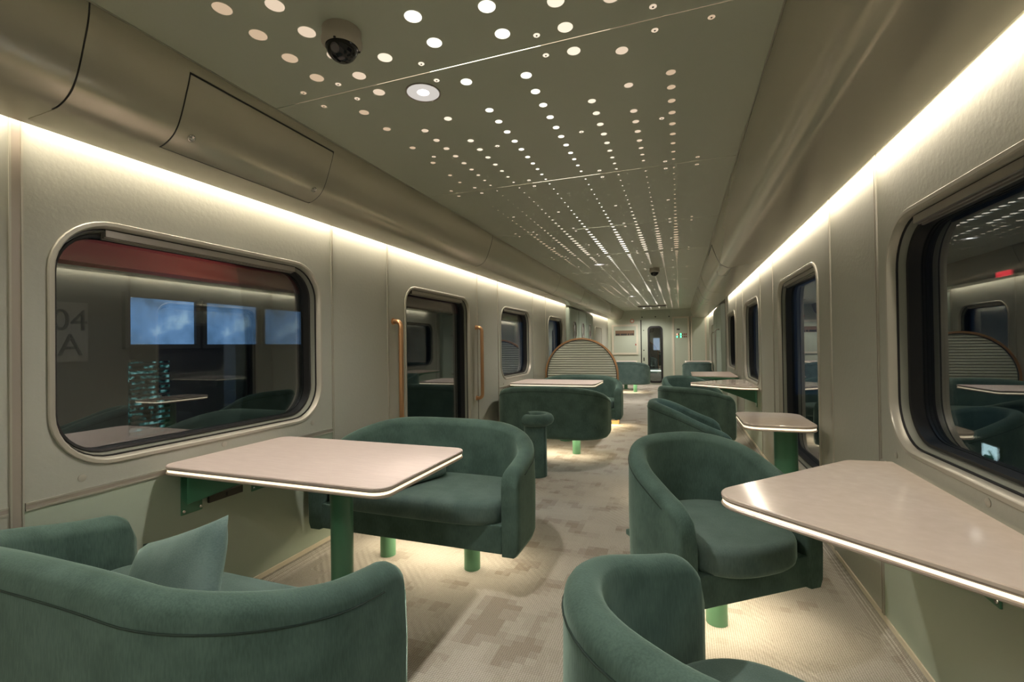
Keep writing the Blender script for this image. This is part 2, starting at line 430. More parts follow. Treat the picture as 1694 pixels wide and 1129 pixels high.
def strip_geo(bm, P, y0, y1, off, mi=0, thick=.0):   # a strip following the duct skin, offset into the room
    n = len(P); Q = []
    for i in range(n):
        a = Vector(P[max(0, i-1)]); c_ = Vector(P[min(n-1, i+1)]); t = (c_-a).normalized()
        nn = Vector((t.y, -t.x)); 
        if nn.dot(Vector((XC, 1.2))-Vector(P[i])) < 0: nn = -nn
        Q.append((P[i][0]+nn.x*off, P[i][1]+nn.y*off))
    loft(bm, [[(x, y0, z) for x, z in P]+[(x, y0, z) for x, z in Q[::-1]], [(x, y1, z) for x, z in P]+[(x, y1, z) for x, z in Q[::-1]]], caps=True, mi=mi)
def sub_prof(P, z_hi, s_len):
    L = 0; out = []
    for i, p in enumerate(P):
        if p[1] > z_hi: continue
        if out: L += (Vector(p)-Vector(out[-1])).length
        out.append(p)
        if L > s_len: break
    return out
for side, ce, lip, s, seams, hatches in (('left', CEL, LIPL, -1, [.805, 3.725, 6.19, 8.6, 11.0], [(1.087, 1.766), (7.9, 8.5)]), ('right', CER, LIPR, 1, [7.0, 9.3], [(4.75, 5.3), (8.2, 8.7)])):
    P = smooth_prof(duct_profile(ce, lip, s))
    bm = bmesh.new(); loft(bm, [[(x, y, z) for x, z in P] for y in (YB, YE-.9)], close_ring=False)
    # rounded end of the duct before the end wall
    Pe = [(ce+(x-ce)*.8, z+.02*(1 if z < 2 else 0)) for x, z in P]
    loft(bm, [[(x, YE-.9, z) for x, z in P], [(x, YE, z) for x, z in P]], close_ring=False)
    du = struct('trim_duct_%s' % side, bm, M['duct'], smooth=True)
    for y in seams:
        bm = bmesh.new(); strip_geo(bm, P[:-4], y, y+.0035, .0012); obj('joint_gap', bm, M['dark'], du, smooth=True)
        bm = bmesh.new(); strip_geo(bm, P[4:-3], y+.0035, y+.045, .0022); obj('joint_plate', bm, M['duct'], du, smooth=True)
    for y0, y1 in hatches:
        hp = sub_prof(P, 2.10, .285)
        bm = bmesh.new(); strip_geo(bm, hp, y0, y0+.003, .0022); strip_geo(bm, hp, y1-.003, y1, .0022)
        strip_geo(bm, [hp[0], (hp[0][0], hp[0][1]-.006)], y0, y1, .0022); strip_geo(bm, [hp[-1], (hp[-1][0]+s*.0025, hp[-1][1])], y0, y1, .0012)
        hh = obj('access_hatch', bm, M['dark'], du, smooth=True)
        bm = bmesh.new(); strip_geo(bm, hp[1:-1], y0+.003, y1-.003, .002); obj('hatch_panel', bm, M['duct'], hh, smooth=True)
        for yy in (y0+.055, y1-.05):
            iq = int(len(hp)*.70); q = Vector(hp[iq]); tq = (Vector(hp[iq+1])-Vector(hp[iq-1])).normalized(); nq = Vector((tq.y, -tq.x))
            if nq.dot(Vector((XC, 1.2))-q) < 0: nq = -nq
            bm = bmesh.new(); lathe(bm, [(.001, .013), (.004, .013), (.005, .010), (.0035, .008), (.003, .0035), (.005, .003), (.005, .0001)], 0, 0, 20, 0, caps=False)
            o = obj('hatch_lock', bm, M['chrome'], hh, smooth=True); o.location = (q.x+nq.x*.001, yy, q.y+nq.y*.001)
            o.rotation_euler = Vector((nq.x, 0, nq.y)).to_track_quat('Z', 'Y').to_euler()
    # thin bronze strip between ceiling and duct
    bm = bmesh.new(); box(bm, ce-(.004 if s > 0 else -.0), ce+(.0 if s > 0 else .004), YB, YE, CZ-.004, CZ+.001)
    struct('trim_ceiling_%s' % side, bm, M['trim'])
    bm = bmesh.new(); 
    for a, b_ in COVE: box(bm, lip-s*.018, lip-s*.006, a, b_, LIPZ+.016, LIPZ+.022)
    obj('cove_light', bm, M['cove'], du)
    # shelf behind the lip closing the top of the wall
    bm = bmesh.new(); xw = XL if s < 0 else XR
    box(bm, min(ce+s*.02, xw), max(ce+s*.02, xw), YB, YE, 2.06, 2.075); struct('trim_cove_top_%s' % side, bm, M['white'])

# side walls
WIN_L = [(2, (.937, 2.20, .765, 1.655), .20), (4, (3.08, 4.26, .30, 1.655), .15), (6, (5.10, 6.29, .765, 1.65), .20), (8, (7.20, 8.27, .765, 1.65), .20)]
WIN_R = [(1, (.93, 2.215, .765, 1.645), .20), (3, (3.17, 4.36, .30, 1.665), .15), (5, (5.33, 6.52, .72, 1.665), .20), (7, (7.48, 8.73, .76, 1.665), .20)]
def side_wall(side, X, s, cuts, wins):
    bm = bmesh.new()
    for i in range(len(cuts)-1):
        a, b_ = cuts[i], cuts[i+1]; h = [wr for wr in wins if wr[0] == i]
        hs = [(h[0][1][0]+.02, h[0][1][1]-.02, h[0][1][2]+.02, h[0][1][3]-.02, h[0][2]-.02)] if h else []
        if hs and hs[0][2] > .69:
            wall_cell(bm, X, a, b_, 0, .683, mi=1); wall_cell(bm, X, a, b_, .683, 2.07, hs)
        else: wall_cell(bm, X, a, b_, 0, 2.07, hs)
    return struct('wall_%s' % side, bm, [M['wall'], M['lower_wall_bounce']])
LC = [YB, .60, .86, 2.29, 2.862, 4.449, 5.029, 6.405, 7.081, 8.443, YE]
WIN_L = [(2, WIN_L[0][1], .20), (4, WIN_L[1][1], .15), (6, WIN_L[2][1], .20), (8, WIN_L[3][1], .20)]
RC = [YB, .80, 2.31, 2.936, 4.572, 5.239, 6.62, 7.35, 8.85, YE]
WIN_R = [(1, WIN_R[0][1], .20), (3, WIN_R[1][1], .15), (5, WIN_R[2][1], .20), (7, WIN_R[3][1], .20)]
def wall_cuts(C, wins): return C
side_wall('left', XL, -1, LC, WIN_L); side_wall('right', XR, 1, RC, WIN_R)

def window(n, X, s, rect, r, door=False):
    nm = 'door_%d' % n if door else 'window_%d' % n
    bm = bmesh.new()
    ring_loft(bm, X, s, rect, r, [(0, .002), (0, -.006), (.003, -.009), (.015, -.009), (.020, -.004), (.024, .020)], 0)
    root = struct(nm, bm, M['trim'], smooth=True)
    bm = bmesh.new(); ring_loft(bm, X, s, rect, r, [(.024, .018), (.028, .018), (.028, .030)], 0)
    obj('dark_channel', bm, M['black'], root, smooth=True)
    bm = bmesh.new(); ring_loft(bm, X, s, rect, r, [(.027, .026), (.030, .024), (.036, .050), (.041, .052)], 0)
    obj('inner_frame', bm, M['reveal'], root, smooth=True)
    bm = bmesh.new(); ring_loft(bm, X, s, rect, r, [(.038, .050), (.040, .045), (.049, .048), (.052, .088)], 0)
    obj('gasket', bm, M['black'], root, smooth=True)
    # blind rails folded at the head of the window and down the far side
    bm = bmesh.new()
    for k in range(3):
        box(bm, min(X+s*(.016+.012*k), X+s*(.024+.012*k)), max(X+s*(.016+.012*k), X+s*(.024+.012*k)), rect[0]+r*.9, rect[1]-r*.9, rect[3]-.054-.004*k, rect[3]-.028)
    obj('blind_rail', bm, M['blind'], root)
    bm = bmesh.new()
    P = rrect(rect[0]+.045, rect[1]-.045, rect[2]+.045, rect[3]-.045, r-.045)
    loft(bm, [[(X+s*d, p[0], p[1]) for p in P] for d in (.085, .091)], caps=True)
    obj('pane', bm, M['glass'], root)
    # housing between car wall and glass
    bm = bmesh.new(); ring_loft(bm, X, s, rect, r, [(.015, .001), (.015, .1), (.055, .1), (.055, .09)], 0)
    obj('surround', bm, M['black'], root)
    return root
k = 0
for i, (c_, rect, r) in enumerate(WIN_L):
    window((1, 1, 2, 3)[i], XL, -1, rect, r, door=(i == 1))
for i, (c_, rect, r) in enumerate(WIN_R):
    window((4, 2, 5, 6)[i], XR, 1, rect, r, door=(i == 1))

# vertical cover strips
def vstrip(n, X, s, y, wd, z0=.06, z1=1.95, pink=False):
    bm = bmesh.new()
    box(bm, min(X, X-s*.006), max(X, X-s*.006), y-wd/2, y-wd/2+.005, z0, z1); box(bm, min(X, X-s*.006), max(X, X-s*.006), y+wd/2-.005, y+wd/2, z0, z1)
    box(bm, min(X, X-s*.003), max(X, X-s*.003), y-wd/2+.005, y+wd/2-.005, z0, z1, 1 if pink else 0)
    return struct('trim_%d' % n, bm, [M['trim'], M['trim_pink']])
t = 1
for y, wd, pk in ((.860, .034, True), (2.29, .016, False), (2.862, .016, False), (4.449, .014, False), (5.029, .016, False), (6.405, .016, False), (7.081, .016, False), (8.443, .03, False)):
    vstrip(t, XL, -1, y, wd, pink=pk); t += 1
for y, wd, pk in ((2.31, .020, True), (2.936, .016, False), (4.572, .02, False), (5.239, .02, False), (6.62, .02, False), (7.35, .02, False), (8.85, .03, False)):
    vstrip(t, XR, 1, y, wd, pink=pk); t += 1
# horizontal rails below the windows
for X, s, y0, y1 in ((XL, -1, .88, 2.282), (XL, -1, YB, .84), (XR, 1, YB, 2.30), (XL, -1, 5.04, 6.40), (XR, 1, 5.25, 6.61), (XL, -1, 7.09, 8.43)):
    bm = bmesh.new(); xa = lambda d: (min(X, X-s*d), max(X, X-s*d))
    box(bm, *xa(.006), y0, y1, .690, .696); box(bm, *xa(.003), y0, y1, .676, .690, 1); box(bm, *xa(.006), y0, y1, .670, .676)
    struct('trim_%d' % t, bm, [M['trim'], M['trim_pink']]); t += 1
# skirting strips above the coved carpet
for nm, X, s in (('left', XL, -1), ('right', XR, 1)):
    bm = bmesh.new(); box(bm, min(X, X-s*.006), max(X, X-s*.006), YB, YE, .040, .062); struct('baseboard_%s' % nm, bm, M['skirt'])
# round plugs under the windows
for X, s, pts in ((XL, -1, [(1.032, .735), (1.574, .743), (2.122, .752)]), (XR, 1, [(2.166, .742), (1.605, .742)]), (XL, -1, [(5.2, .72), (5.9, .72)])):
    for i, (y, z) in enumerate(pts):
        bm = bmesh.new(); disc_x(bm, X, y, z, .013, .003, s)
        sd = 'left' if s < 0 else 'right'
        lb = {(1.032): 'round cover plug at the near end below the big left window', (1.574): 'round cover plug below the big left window, just above the table', (2.122): 'small round cover plug at the far end below the big left window',
              2.166: 'round cover plug at the far lower corner of the big right window', 1.605: 'round cover plug under the big right window above the long table edge', 5.2: 'small round plug on the left wall under the first small window', 5.9: 'small round plug low under the first small left window, behind the table'}[y]
        obj('cover_plug', bm, M['trim'], smooth=True, label=lb, cat='screw cover')

# near end wall (behind the camera) and far end wall
struct('wall_back', B(XL-.1, XR+.1, YB-.05, YB, 0, 2.16), M['cab'])
DX0, DX1 = -1.05, -.215
bm = bmesh.new()
box(bm, XL-.1, DX0, YE, YE+.06, 0, 2.2); box(bm, DX1, XR+.1, YE, YE+.06, 0, 2.2); box(bm, DX0, DX1, YE, YE+.06, 1.85, 2.2)
struct('wall_far', bm, M['cab'])
bm = bmesh.new(); box(bm, DX0+.01, DX1-.01, YE-.02, YE, 1.86, 2.128); obj('header_panel', bm, M['cabdoor'], kind='structure').name = 'trim_header'
bm = bmesh.new()
for x in (DX0+.05, (DX0+DX1)/2, DX1-.05):
    R90 = Matrix.Rotation(PI/2, 4, 'X'); b2 = len(bm.verts)
    vs = []
    n = 12; loft(bm, [[(x+.018*math.cos(2*PI*q/n), YE-.02-d, 1.93+.018*math.sin(2*PI*q/n)) for q in range(n)] for d in (0, .006)], caps=True)
obj('header_lock', bm, M['dark'], bpy.data.objects['trim_header'])
# sliding end door with its tall rounded window
bm = bmesh.new(); P = rrect(-.84, -.46, .06, 1.655, .10); x0, x1, z0, z1 = DX0+.03, DX1, .0, 1.85
inn = P; cor = [(x1, z1), (x0, z1), (x0, z0), (x1, z0)]; kk = 9
for yy in (YE+.01,):
    I = [bm.verts.new((p[0], yy, p[1])) for p in inn]; O = [bm.verts.new((c_[0], yy, c_[1])) for c_ in cor]
    for q in range(4):
        for i in range(kk): bm.faces.new((I[q*(kk+1)+i], I[q*(kk+1)+i+1], O[q]))
        nx = (q+1) % 4; bm.faces.new((I[q*(kk+1)+kk], I[nx*(kk+1)], O[nx], O[q]))
door = struct('door_3', bm, M['cabdoor'])
bm = bmesh.new()
def ringY(bm, rect, r, steps):
    loft(bm, [[(p[0], YE+.01+d, p[1]) for p in rrect(rect[0]+i, rect[1]-i, rect[2]+i, rect[3]-i, max(.01, r-i))] for i, d in steps])
ringY(bm, (-.855, -.445, .045, 1.67), .11, [(0, 0), (0, -.012), (.05, -.012), (.06, .03)]); obj('window_seal', bm, M['black'], door, smooth=True)
bm = bmesh.new(); loft(bm, [[(p[0], YE+.02+d, p[1]) for p in rrect(-.80, -.50, .10, 1.61, .06)] for d in (0, .005)], caps=True); obj('pane', bm, M['glass'], door)
bm = bmesh.new(); box(bm, DX0, DX0+.03, YE-.004, YE+.03, 0, 1.85); obj('door_gap', bm, M['dark'], door)
for z, h in ((.98, .03), (.72, .10), (1.55, .02)):
    obj('latch', B(DX0+.07, DX0+.10, YE-.004, YE+.01, z-h/2, z+h/2), M['dark'], door)
# vestibule seen through the end door
bm = bmesh.new(); box(bm, XL, XR, YE+2.4, YE+2.45, 0, 2.2); struct('wall_vestibule', bm, M['brown'])
bm = bmesh.new(); box(bm, XL, XR, YE+.07, YE+2.4, -.05, -.005); struct('floor_vestibule', bm, M['cabframe'])
vc = obj('vestibule_counter', B(-1.1, -.2, YE+1.43, YE+1.8, -.005, .36), M['cabdoor'], label='low pale counter behind the glass of the end door, glowing strip on its front', cat='counter')
o = obj('counter_light', B(-.9, -.4, YE+1.4, YE+1.43, .30, .33), M['ledw'], vc)
o = obj('vestibule_monitor', B(-.82, -.62, YE+2.37, YE+2.399, .95, 1.35), em('pale screen', (.8, .85, 1), .5), label='pale lit screen seen through the glass of the far end door', cat='screen')
area('vestibule_lamp', (-.6, YE+1.2, 2.1), .5, .3, 6, NEUT)

# far wall equipment
def frame_panel(name, label, cat, x0, x1, z0, z1, t=.045, doormat=None):
    root = thing(name, label, cat, ((x0+x1)/2, YE, z0))
    bm = bmesh.new(); X0, X1 = x0-(x0+x1)/2, x1-(x0+x1)/2; Z1 = z1-z0
    box(bm, X0, X1, -.03, 0, 0, t); box(bm, X0, X1, -.03, 0, Z1-t, Z1); box(bm, X0, X0+t, -.03, 0, t, Z1-t); box(bm, X1-t, X1, -.03, 0, t, Z1-t)
    obj('frame', bm, M['cabframe'], root, bevel=.004)
    obj('door', B(X0+t+.004, X1-t-.004, -.022, -.002, t+.004, Z1-t-.004), M['cabdoor'], root)
    return root
c1 = frame_panel('equipment_cabinet', 'cream framed wall cabinet with brown slot, left of the end door', 'cabinet', -1.86, -1.12, .86, 1.73, .05)
bm = bmesh.new(); box(bm, -.27, .27, -.024, -.021, .55, .70); sl = obj('display_slot', bm, M['brown'], c1)
bm = bmesh.new()
for a, b_ in ((-.26, -.14), (-.12, .06), (.08, .13), (.15, .19), (.2, .25)): box(bm, a, b_, -.027, -.024, .56, .61)
obj('slot_label', bm, M['dark'], sl)
obj('red_tag', B(.29, .32, -.026, -.021, .26, .31), M['red'], c1)
c2 = frame_panel('control_cabinet', 'tall cream framed cabinet with green and red indicator lights', 'cabinet', -.18, .27, .02, 1.92, .05)
obj('nameplate', B(-.11, -.03, -.026, -.021, 1.52, 1.56), M['dark'], c2)
for r_ in range(2):
    for q in range(6):
        x = -.12+q*.048; mt = M['ledgreen'] if q in (0, 2) else M['ledamber'] if (q == 0) else M['buttons']
        if q == 0 and r_ == 1: mt = M['ledamber']
        obj('indicator', B(x, x+.032, -.027, -.021, 1.31+r_*.07, 1.35+r_*.07), mt, c2)
c3 = frame_panel('storage_cabinet', 'tall cream framed cabinet between the control cabinet and the right wall', 'cabinet', .30, .70, .02, 1.92, .035)
bm = bmesh.new(); n = 24
loft(bm, [[(-1.28+rr*math.cos(2*PI*q/n), YE-d, 1.83+rr*math.sin(2*PI*q/n)) for q in range(n)] for d, rr in ((0, .06), (.012, .06), (.014, .05))], caps=True)
obj('round_sign', bm, M['pink'], label='small round pink sticker above the cabinet beside the end door', cat='sign')
bm = bmesh.new(); loft(bm, [[(-1.28+rr*math.cos(2*PI*q/n), YE-d, 1.83+rr*math.sin(2*PI*q/n)) for q in range(n)] for d, rr in ((.014, .035), (.016, .035))], caps=True)
obj('sign_symbol', bm, M['white'], bpy.data.objects['round_sign'])

# wardrobe doors and grab poles further down the left side
def closet(name, label, X, s, ys, z1, win=True, depth=.10):
    root = thing(name, label, 'closet', (X, ys[0], 0)); 
    obj('carcass', B(*(sorted((0, -s*depth))), 0, ys[-1]-ys[0], .0, z1), M['closet'], root)
    for a, b_ in zip(ys[:-1], ys[1:]):
        a -= ys[0]; b_ -= ys[0]
        d = obj('door', B(*(sorted((-s*depth, -s*(depth+.012)))), a+.02, b_-.02, .07, z1-.02), M['closet'], root, bevel=.003)
        if win:
            m_ = (a+b_)/2; P = rrect(m_-.13, m_+.13, 1.28, 1.62, .12)
            bm = bmesh.new(); loft(bm, [[(-s*(depth+.012+dd), p[0], p[1]) for p in P] for dd in (0, .004)], caps=True)
            obj('porthole', bm, M['lens'], d)
            bm = bmesh.new(); tube(bm, [(-s*(depth+.02), p[0], p[1]) for p in P], .008, 8, closed=True); obj('porthole_rim', bm, M['trim'], d, smooth=True)
    return root
closet('wardrobe', 'green wardrobe with two small arched windows on the far left', XL+.003, -1, [8.47, 9.3, 10.1, 10.95], 1.862, True, .06)
closet('service_closet', 'plain green closet standing out from the far right wall', XR-.003, 1, [9.0, 10.0, 10.9], 1.862, False, .06)

def grab_handle(name, label, X, s, y, z0, z1, out, r, ybend=.05, mm='copper', group=None):
    root = thing(name, label, 'grab handle', (X, y, z0))
    P = [(0, -ybend, 0)]; 
    zt = z1-z0; rb = .04
    pts = [(0, 0, 0)]
    pts += [(-s*(out-rb+rb*math.sin(t)), 0, rb*(1-math.cos(t))) for t in [PI/2*k/8 for k in range(9)]]
    pts += [(-s*(out-rb+rb*math.cos(t)), 0, zt-rb+rb*math.sin(t)) for t in [PI/2*k/8 for k in range(9)]]
    pts += [(0, 0, zt)]
    bm = bmesh.new(); tube(bm, pts, r, 14); obj('bar', bm, M[mm], root, smooth=True)
    for z in (0, zt):
        bm = bmesh.new(); disc_x(bm, 0, 0, z, r*1.45, .006, s, 20); obj('mount', bm, M[mm], root, smooth=True)
    return root
grab_handle('grab_handle', 'long copper grab handle on the near side of the left door', XL, -1, 2.93, .45, 1.365, .065, .0175)
grab_handle('grab_handle', 'long copper grab handle on the far side of the left door', XL, -1, 4.41, .64, 1.367, .065, .0175)
grab_handle('grab_handle', 'thin steel grab handle beside the last window, far right', XR, 1, 11.15, .55, 1.40, .10, .014, mm='trim')
grab_handle('grab_handle', 'thin steel grab handle on the far right closet', XR-.072, 1, 9.4, .55, 1.42, .07, .014, mm='trim')
grab_handle('grab_handle', 'small copper handle on the far left wardrobe, nearer one', XL+.075, -1, 8.95, .6, 1.27, .08, .014)
grab_handle('grab_handle', 'small copper handle on the far left wardrobe, farther one', XL+.075, -1, 10.55, .6, 1.27, .08, .014)
window(7, XL, -1, (11.6, 12.7, .8, 1.62), .16); window(8, XR, 1, (11.5, 12.7, .62, 1.62), .16)

# wall socket strip, ceiling vent, speaker plate
r_ = thing('socket_strip', 'dark rectangular socket plate on the left wall under the table', 'socket', (XL, 1.575, .50))
obj('plate', B(0, .012, -.085, .085, 0, .034), M['socket'], r_, bevel=.002); obj('plate_joint', B(.012, .0128, -.004, .004, .008, .026), M['black'], r_)
r_ = thing('socket_plate', 'small dark switch plate under the triangular table on the far right', 'socket', (XR, 5.05, .40))
obj('plate', B(-.010, 0, -.03, .03, 0, .10), M['socket'], r_, bevel=.002); obj('rocker', B(-.013, -.010, -.018, .018, .03, .07), M['chrome'], r_)
r_ = thing('ceiling_vent', 'slotted ceiling vent just before the far end wall', 'vent', (XC-.04, 12.4, CZ))
obj('frame', B(-.36, .36, -.16, .16, -.012, 0), M['trim_pink'], r_)
for k in range(5): obj('slat', B(-.34, .34, -.13+k*.055, -.105+k*.055, -.018, -.012), M['dark'], r_)

# ------------------------------------------------------------------ ceiling equipment
def dome(label, x, y, rz, k=1.0):
    r_ = thing('dome_camera', label, 'security camera', (x, y, CZ), rz)
    bm = bmesh.new(); lathe(bm, [(0, .066*k), (-.034*k, .066*k), (-.040*k, .064*k)], 0, 0, 40); obj('housing', bm, M['cctv'], r_, smooth=True)
    bm = bmesh.new(); lathe(bm, [(-.036*k, .069*k), (-.047*k, .068*k), (-.056*k, .060*k), (-.060*k, .056*k), (-.056*k, .054*k)], 0, 0, 40); tr = obj('trim_ring', bm, M['cctv'], r_, smooth=True)
    for q in range(3):
        a = q*2*PI/3+.5; bm = bmesh.new(); lathe(bm, [(-.0005*k, .0045*k), (-.004*k, .0045*k)], 0, 0, 10)
        o = obj('ring_screw', bm, M['black'], tr); o.location = (.058*k*math.cos(a), .058*k*math.sin(a), -.056*k)
    bm = bmesh.new(); lathe(bm, [(-.052*k, .055*k)]+[(-.056*k-.052*k*math.sin(t), .054*k*math.cos(t)) for t in [PI/2*j/9 for j in range(9)]]+[(-.108*k, .001)], 0, 0, 40); obj('dome', bm, M['dome'], r_, smooth=True)
    bm = bmesh.new(); lathe(bm, [(-.004, .012), (-.012, .015), (-.016, .011)], 0, 0, 20)
    o = obj('lens', bm, M['lens'], r_, smooth=True); o.location = (-.006*k, -.030*k, -.075*k); o.rotation_euler = (-.9, 0, 0)
    return r_
dome('beige dome security camera on the ceiling close to the left duct', -.945, 1.150, .3, .86)
dome('distant small dome security camera in the middle of the ceiling', -.285, 6.2, 0, .95)
dl = None
for i, (x, y) in enumerate(DOWN[2:]):
    lab = ['recessed round downlight beside the near dome camera', 'second recessed downlight, left of the bright centre rows at mid-car', 'small far downlight left of the centre rows, before the ceiling vent', 'added downlight beyond the ceiling vent, put in to brighten the end wall'][i]
    r_ = thing('downlight', lab, 'ceiling light', (x, y, CZ))
    bm = bmesh.new(); lathe(bm, [(.002, .066), (-.0035, .066), (-.004, .063), (-.002, .060)], 0, 0, 40, caps=False); obj('trim_ring', bm, M['trim_pink'] if i == 0 else M['trim'], r_, smooth=True)
    bm = bmesh.new(); lathe(bm, [(-.002, .060), (-.0012, .040), (-.0008, .022)], 0, 0, 40, caps=False); obj('reflector', bm, em('lamp reflector', (1, .93, .85), .32), r_, smooth=True)
    bm = bmesh.new(); lathe(bm, [(-.001, .0225), (-.0022, .02)], 0, 0, 30); obj('lamp', bm, em('lamp', (1, .95, .9), 3), r_)

# ------------------------------------------------------------------ TABLES
def slab(bm, P, z0, z1, bev, mi=0):
    loft(bm, [[(x, y, z0) for x, y in inset_poly(P, bev)], [(x, y, z0+bev) for x, y in P], [(x, y, z1-bev) for x, y in P], [(x, y, z1) for x, y in inset_poly(P, bev)]], caps=True, mi=mi)
def bracket(root, X, s, y, z, out=.36, n='bracket'):
    bm = bmesh.new()
    xa = lambda a, b_: (min(X-s*a, X-s*b_), max(X-s*a, X-s*b_))
    box(bm, *xa(0, .006), y-.045, y+.045, z-.20, z)
    vs = [(X-s*.006, z-.16), (X-s*.006, z-.002), (X-s*out, z-.002), (X-s*out, z-.022)]
    for yy in (y-.022, y+.018):
        a = [bm.verts.new((q[0], yy, q[1])) for q in vs]; b_ = [bm.verts.new((q[0], yy+.005, q[1])) for q in vs]
        bm.faces.new(a); bm.faces.new(b_[::-1])
        for i in range(4): bm.faces.new((a[i], a[(i+1) % 4], b_[(i+1) % 4], b_[i]))
    br = obj(n, bm, M['green'], root)
    for yy in (y-.036, y+.036):
        for zz in (z-.02, z-.185):
            b2 = bmesh.new(); disc_x(b2, X-s*.006, yy, zz, .0065, .005, s, 12); obj('bolt', b2, M['chrome'], br, smooth=True)
def table(name, label, P, Xw, s, brs, pole=None, top='stone', lit=True, group=None, H=.72, th=.036, leg_r=.045):
    cx = sum(p[0] for p in P)/len(P); cy = sum(p[1] for p in P)/len(P)
    root = thing(name, label, 'table', (cx, cy, 0), 0, group)
    L = [(p[0]-cx, p[1]-cy) for p in P]
    bm = bmesh.new(); slab(bm, L, H-.013, H, .003); obj('tabletop', bm, M[top], root)
    bm = bmesh.new(); slab(bm, inset_poly(L, .0015), H-.016, H-.013, .0005); obj('lower_edge', bm, M['stone_edge'], root)
    bm = bmesh.new(); slab(bm, inset_poly(L, .004), H-.026, H-.016, .0005); obj('edge_light', bm, M['led'] if lit else M['green'], root)
    bm = bmesh.new(); slab(bm, L, H-th, H-.026, .003); obj('underside', bm, M['stone_edge'] if lit else M['green'], root)
    for y in brs: bracket(root, Xw-cx, s, y-cy, H-th)
    if pole:
        bm = bmesh.new(); cyl(bm, pole[0]-cx, pole[1]-cy, .012, H-th, leg_r, 32); obj('pole', bm, M['green'], root, smooth=True)
        bm = bmesh.new(); lathe(bm, [(0, leg_r*1.7), (.008, leg_r*1.7), (.013, leg_r*1.5)], pole[0]-cx, pole[1]-cy, 32); obj('base_plate', bm, M['green'], root, smooth=True)
    return root
P1 = bez_poly([(-1.955, 1.275), (-.905, 1.275), (-.905, 1.905), (-1.955, 1.905)], .055)
table('dining_table', 'near left rectangular table with lit edge between the two green benches', P1, XL, -1, [1.418, 1.76], (-1.331, 1.59), 'wood')
P2 = bez_poly([(-1.95, 5.30), (-.91, 5.30), (-.91, 5.98), (-1.95, 5.98)], .055)
table('dining_table', 'second rectangular table on the left, in front of the arched screen', P2, XL, -1, [5.45, 5.8], (-1.331, 5.64), 'wood')
P3 = bez_poly([(-1.95, 12.15), (-1.05, 12.15), (-1.05, 12.75), (-1.95, 12.75)], .055)
table('dining_table', 'far left table with glowing edge behind the arched screen', P3, XL, -1, [12.5], (-1.33, 12.45), 'wood')
def tri(cy): return bez_poly([(.072, cy), (.60, cy-.455), (.752, cy-.465), (.752, cy+.59), (.60, cy+.575)], [.095, .06, .01, .01, .06])
table('triangular_table', 'large pale triangular table with lit edge at the near right window', tri(1.56), XR, 1, [1.60])
table('triangular_table', 'second triangular table further down the right wall, green brackets under it', tri(5.78), XR, 1, [5.6])
Ps = bez_poly([(.335, 2.90), (.705, 2.90), (.705, 3.42), (.335, 3.42)], .085)
table('side_table', 'small square pale table on a thick green pole beside the right door', Ps, XR, 1, [], (.585, 3.16), leg_r=.062)
Pr = bez_poly([(.16, 7.0), (.735, 6.85), (.735, 8.0), (.16, 7.9)], .05)
table('right_table', 'dull unlit rectangular table behind the far triangular one', Pr, XR, 1, [7.2, 7.7], lit=False, top='wood')
Pf = bez_poly([(.12, 12.15), (.735, 12.15), (.735, 12.75), (.12, 12.75)], .04)
table('right_table', 'far right table with a glowing front edge before the end wall', Pf, XR, 1, [12.45], top='wood')
for o in COL.objects:
    if o.name.startswith('right_table'): o.name = o.name.replace('right_table', 'wall_table')

# ------------------------------------------------------------------ SEATS
def u_path(a, yf, yb, rc, step=.022):
    pts = []
    L1 = (yb-rc)-(-yf); n = max(2, int(L1/step))
    for k in range(n): pts.append((-a, -yf+L1*k/n, -1, 0))
    m_ = 14
    for k in range(m_+1):
        t = PI-PI/2*k/m_; pts.append((-a+rc+rc*math.cos(t), yb-rc+rc*math.sin(t), math.cos(t), math.sin(t)))
    n2 = max(1, int((2*a-2*rc)/.05))
    for k in range(1, n2): pts.append((-a+rc+(2*a-2*rc)*k/n2, yb, 0, 1))
    rev = [(-x, y, -nx, ny) for x, y, nx, ny in pts[:n+m_+1]][::-1]
    return pts+rev
def shell(a, yf, yb, rc, h_back, h_arm, t, zb, pw=1.6, seam_drop=.055):
    P = u_path(a, yf, yb, rc); d = [0]
    for i in range(1, len(P)): d.append(d[-1]+math.hypot(P[i][0]-P[i-1][0], P[i][1]-P[i-1][1]))
    tot = d[-1]; rings = []; seam = []; er = .075 if a > .4 else .10
    for i, (x, y, nx, ny) in enumerate(P):
        u = abs(2*d[i]/tot-1); sm = u**pw; sm = sm*sm*(3-2*sm)
        h = h_back-(h_back-h_arm)*sm
        e = min(d[i], tot-d[i]); k = 1.0
        if e < er: h = h-er+math.sqrt(max(0, er*er-(er-e)**2))
        tt = t*(1-.22*max(0, 1-e/.03)**2) if e < .03 else t
        sh = (t-tt)/2; r = tt/2; prof = []
        bulge = .012
        pr = [(sh+.012, zb), (sh, zb+.03), (sh-bulge*.3, (zb+h)/2), (sh, h-r)]
        pr += [(sh+r-r*math.cos(q), h-r+r*math.sin(q)) for q in [PI*j/8 for j in range(1, 8)]]
        pr += [(sh+tt, h-r), (sh+tt, zb)]
        rings.append([(x-nx*n_, y-ny*n_, z) for n_, z in pr])
        seam.append((x-nx*(sh-.0015), y-ny*(sh-.0015), h-r-.012))
    bm = bmesh.new(); loft(bm, rings, caps=True)
    return bm, seam[5:-5]
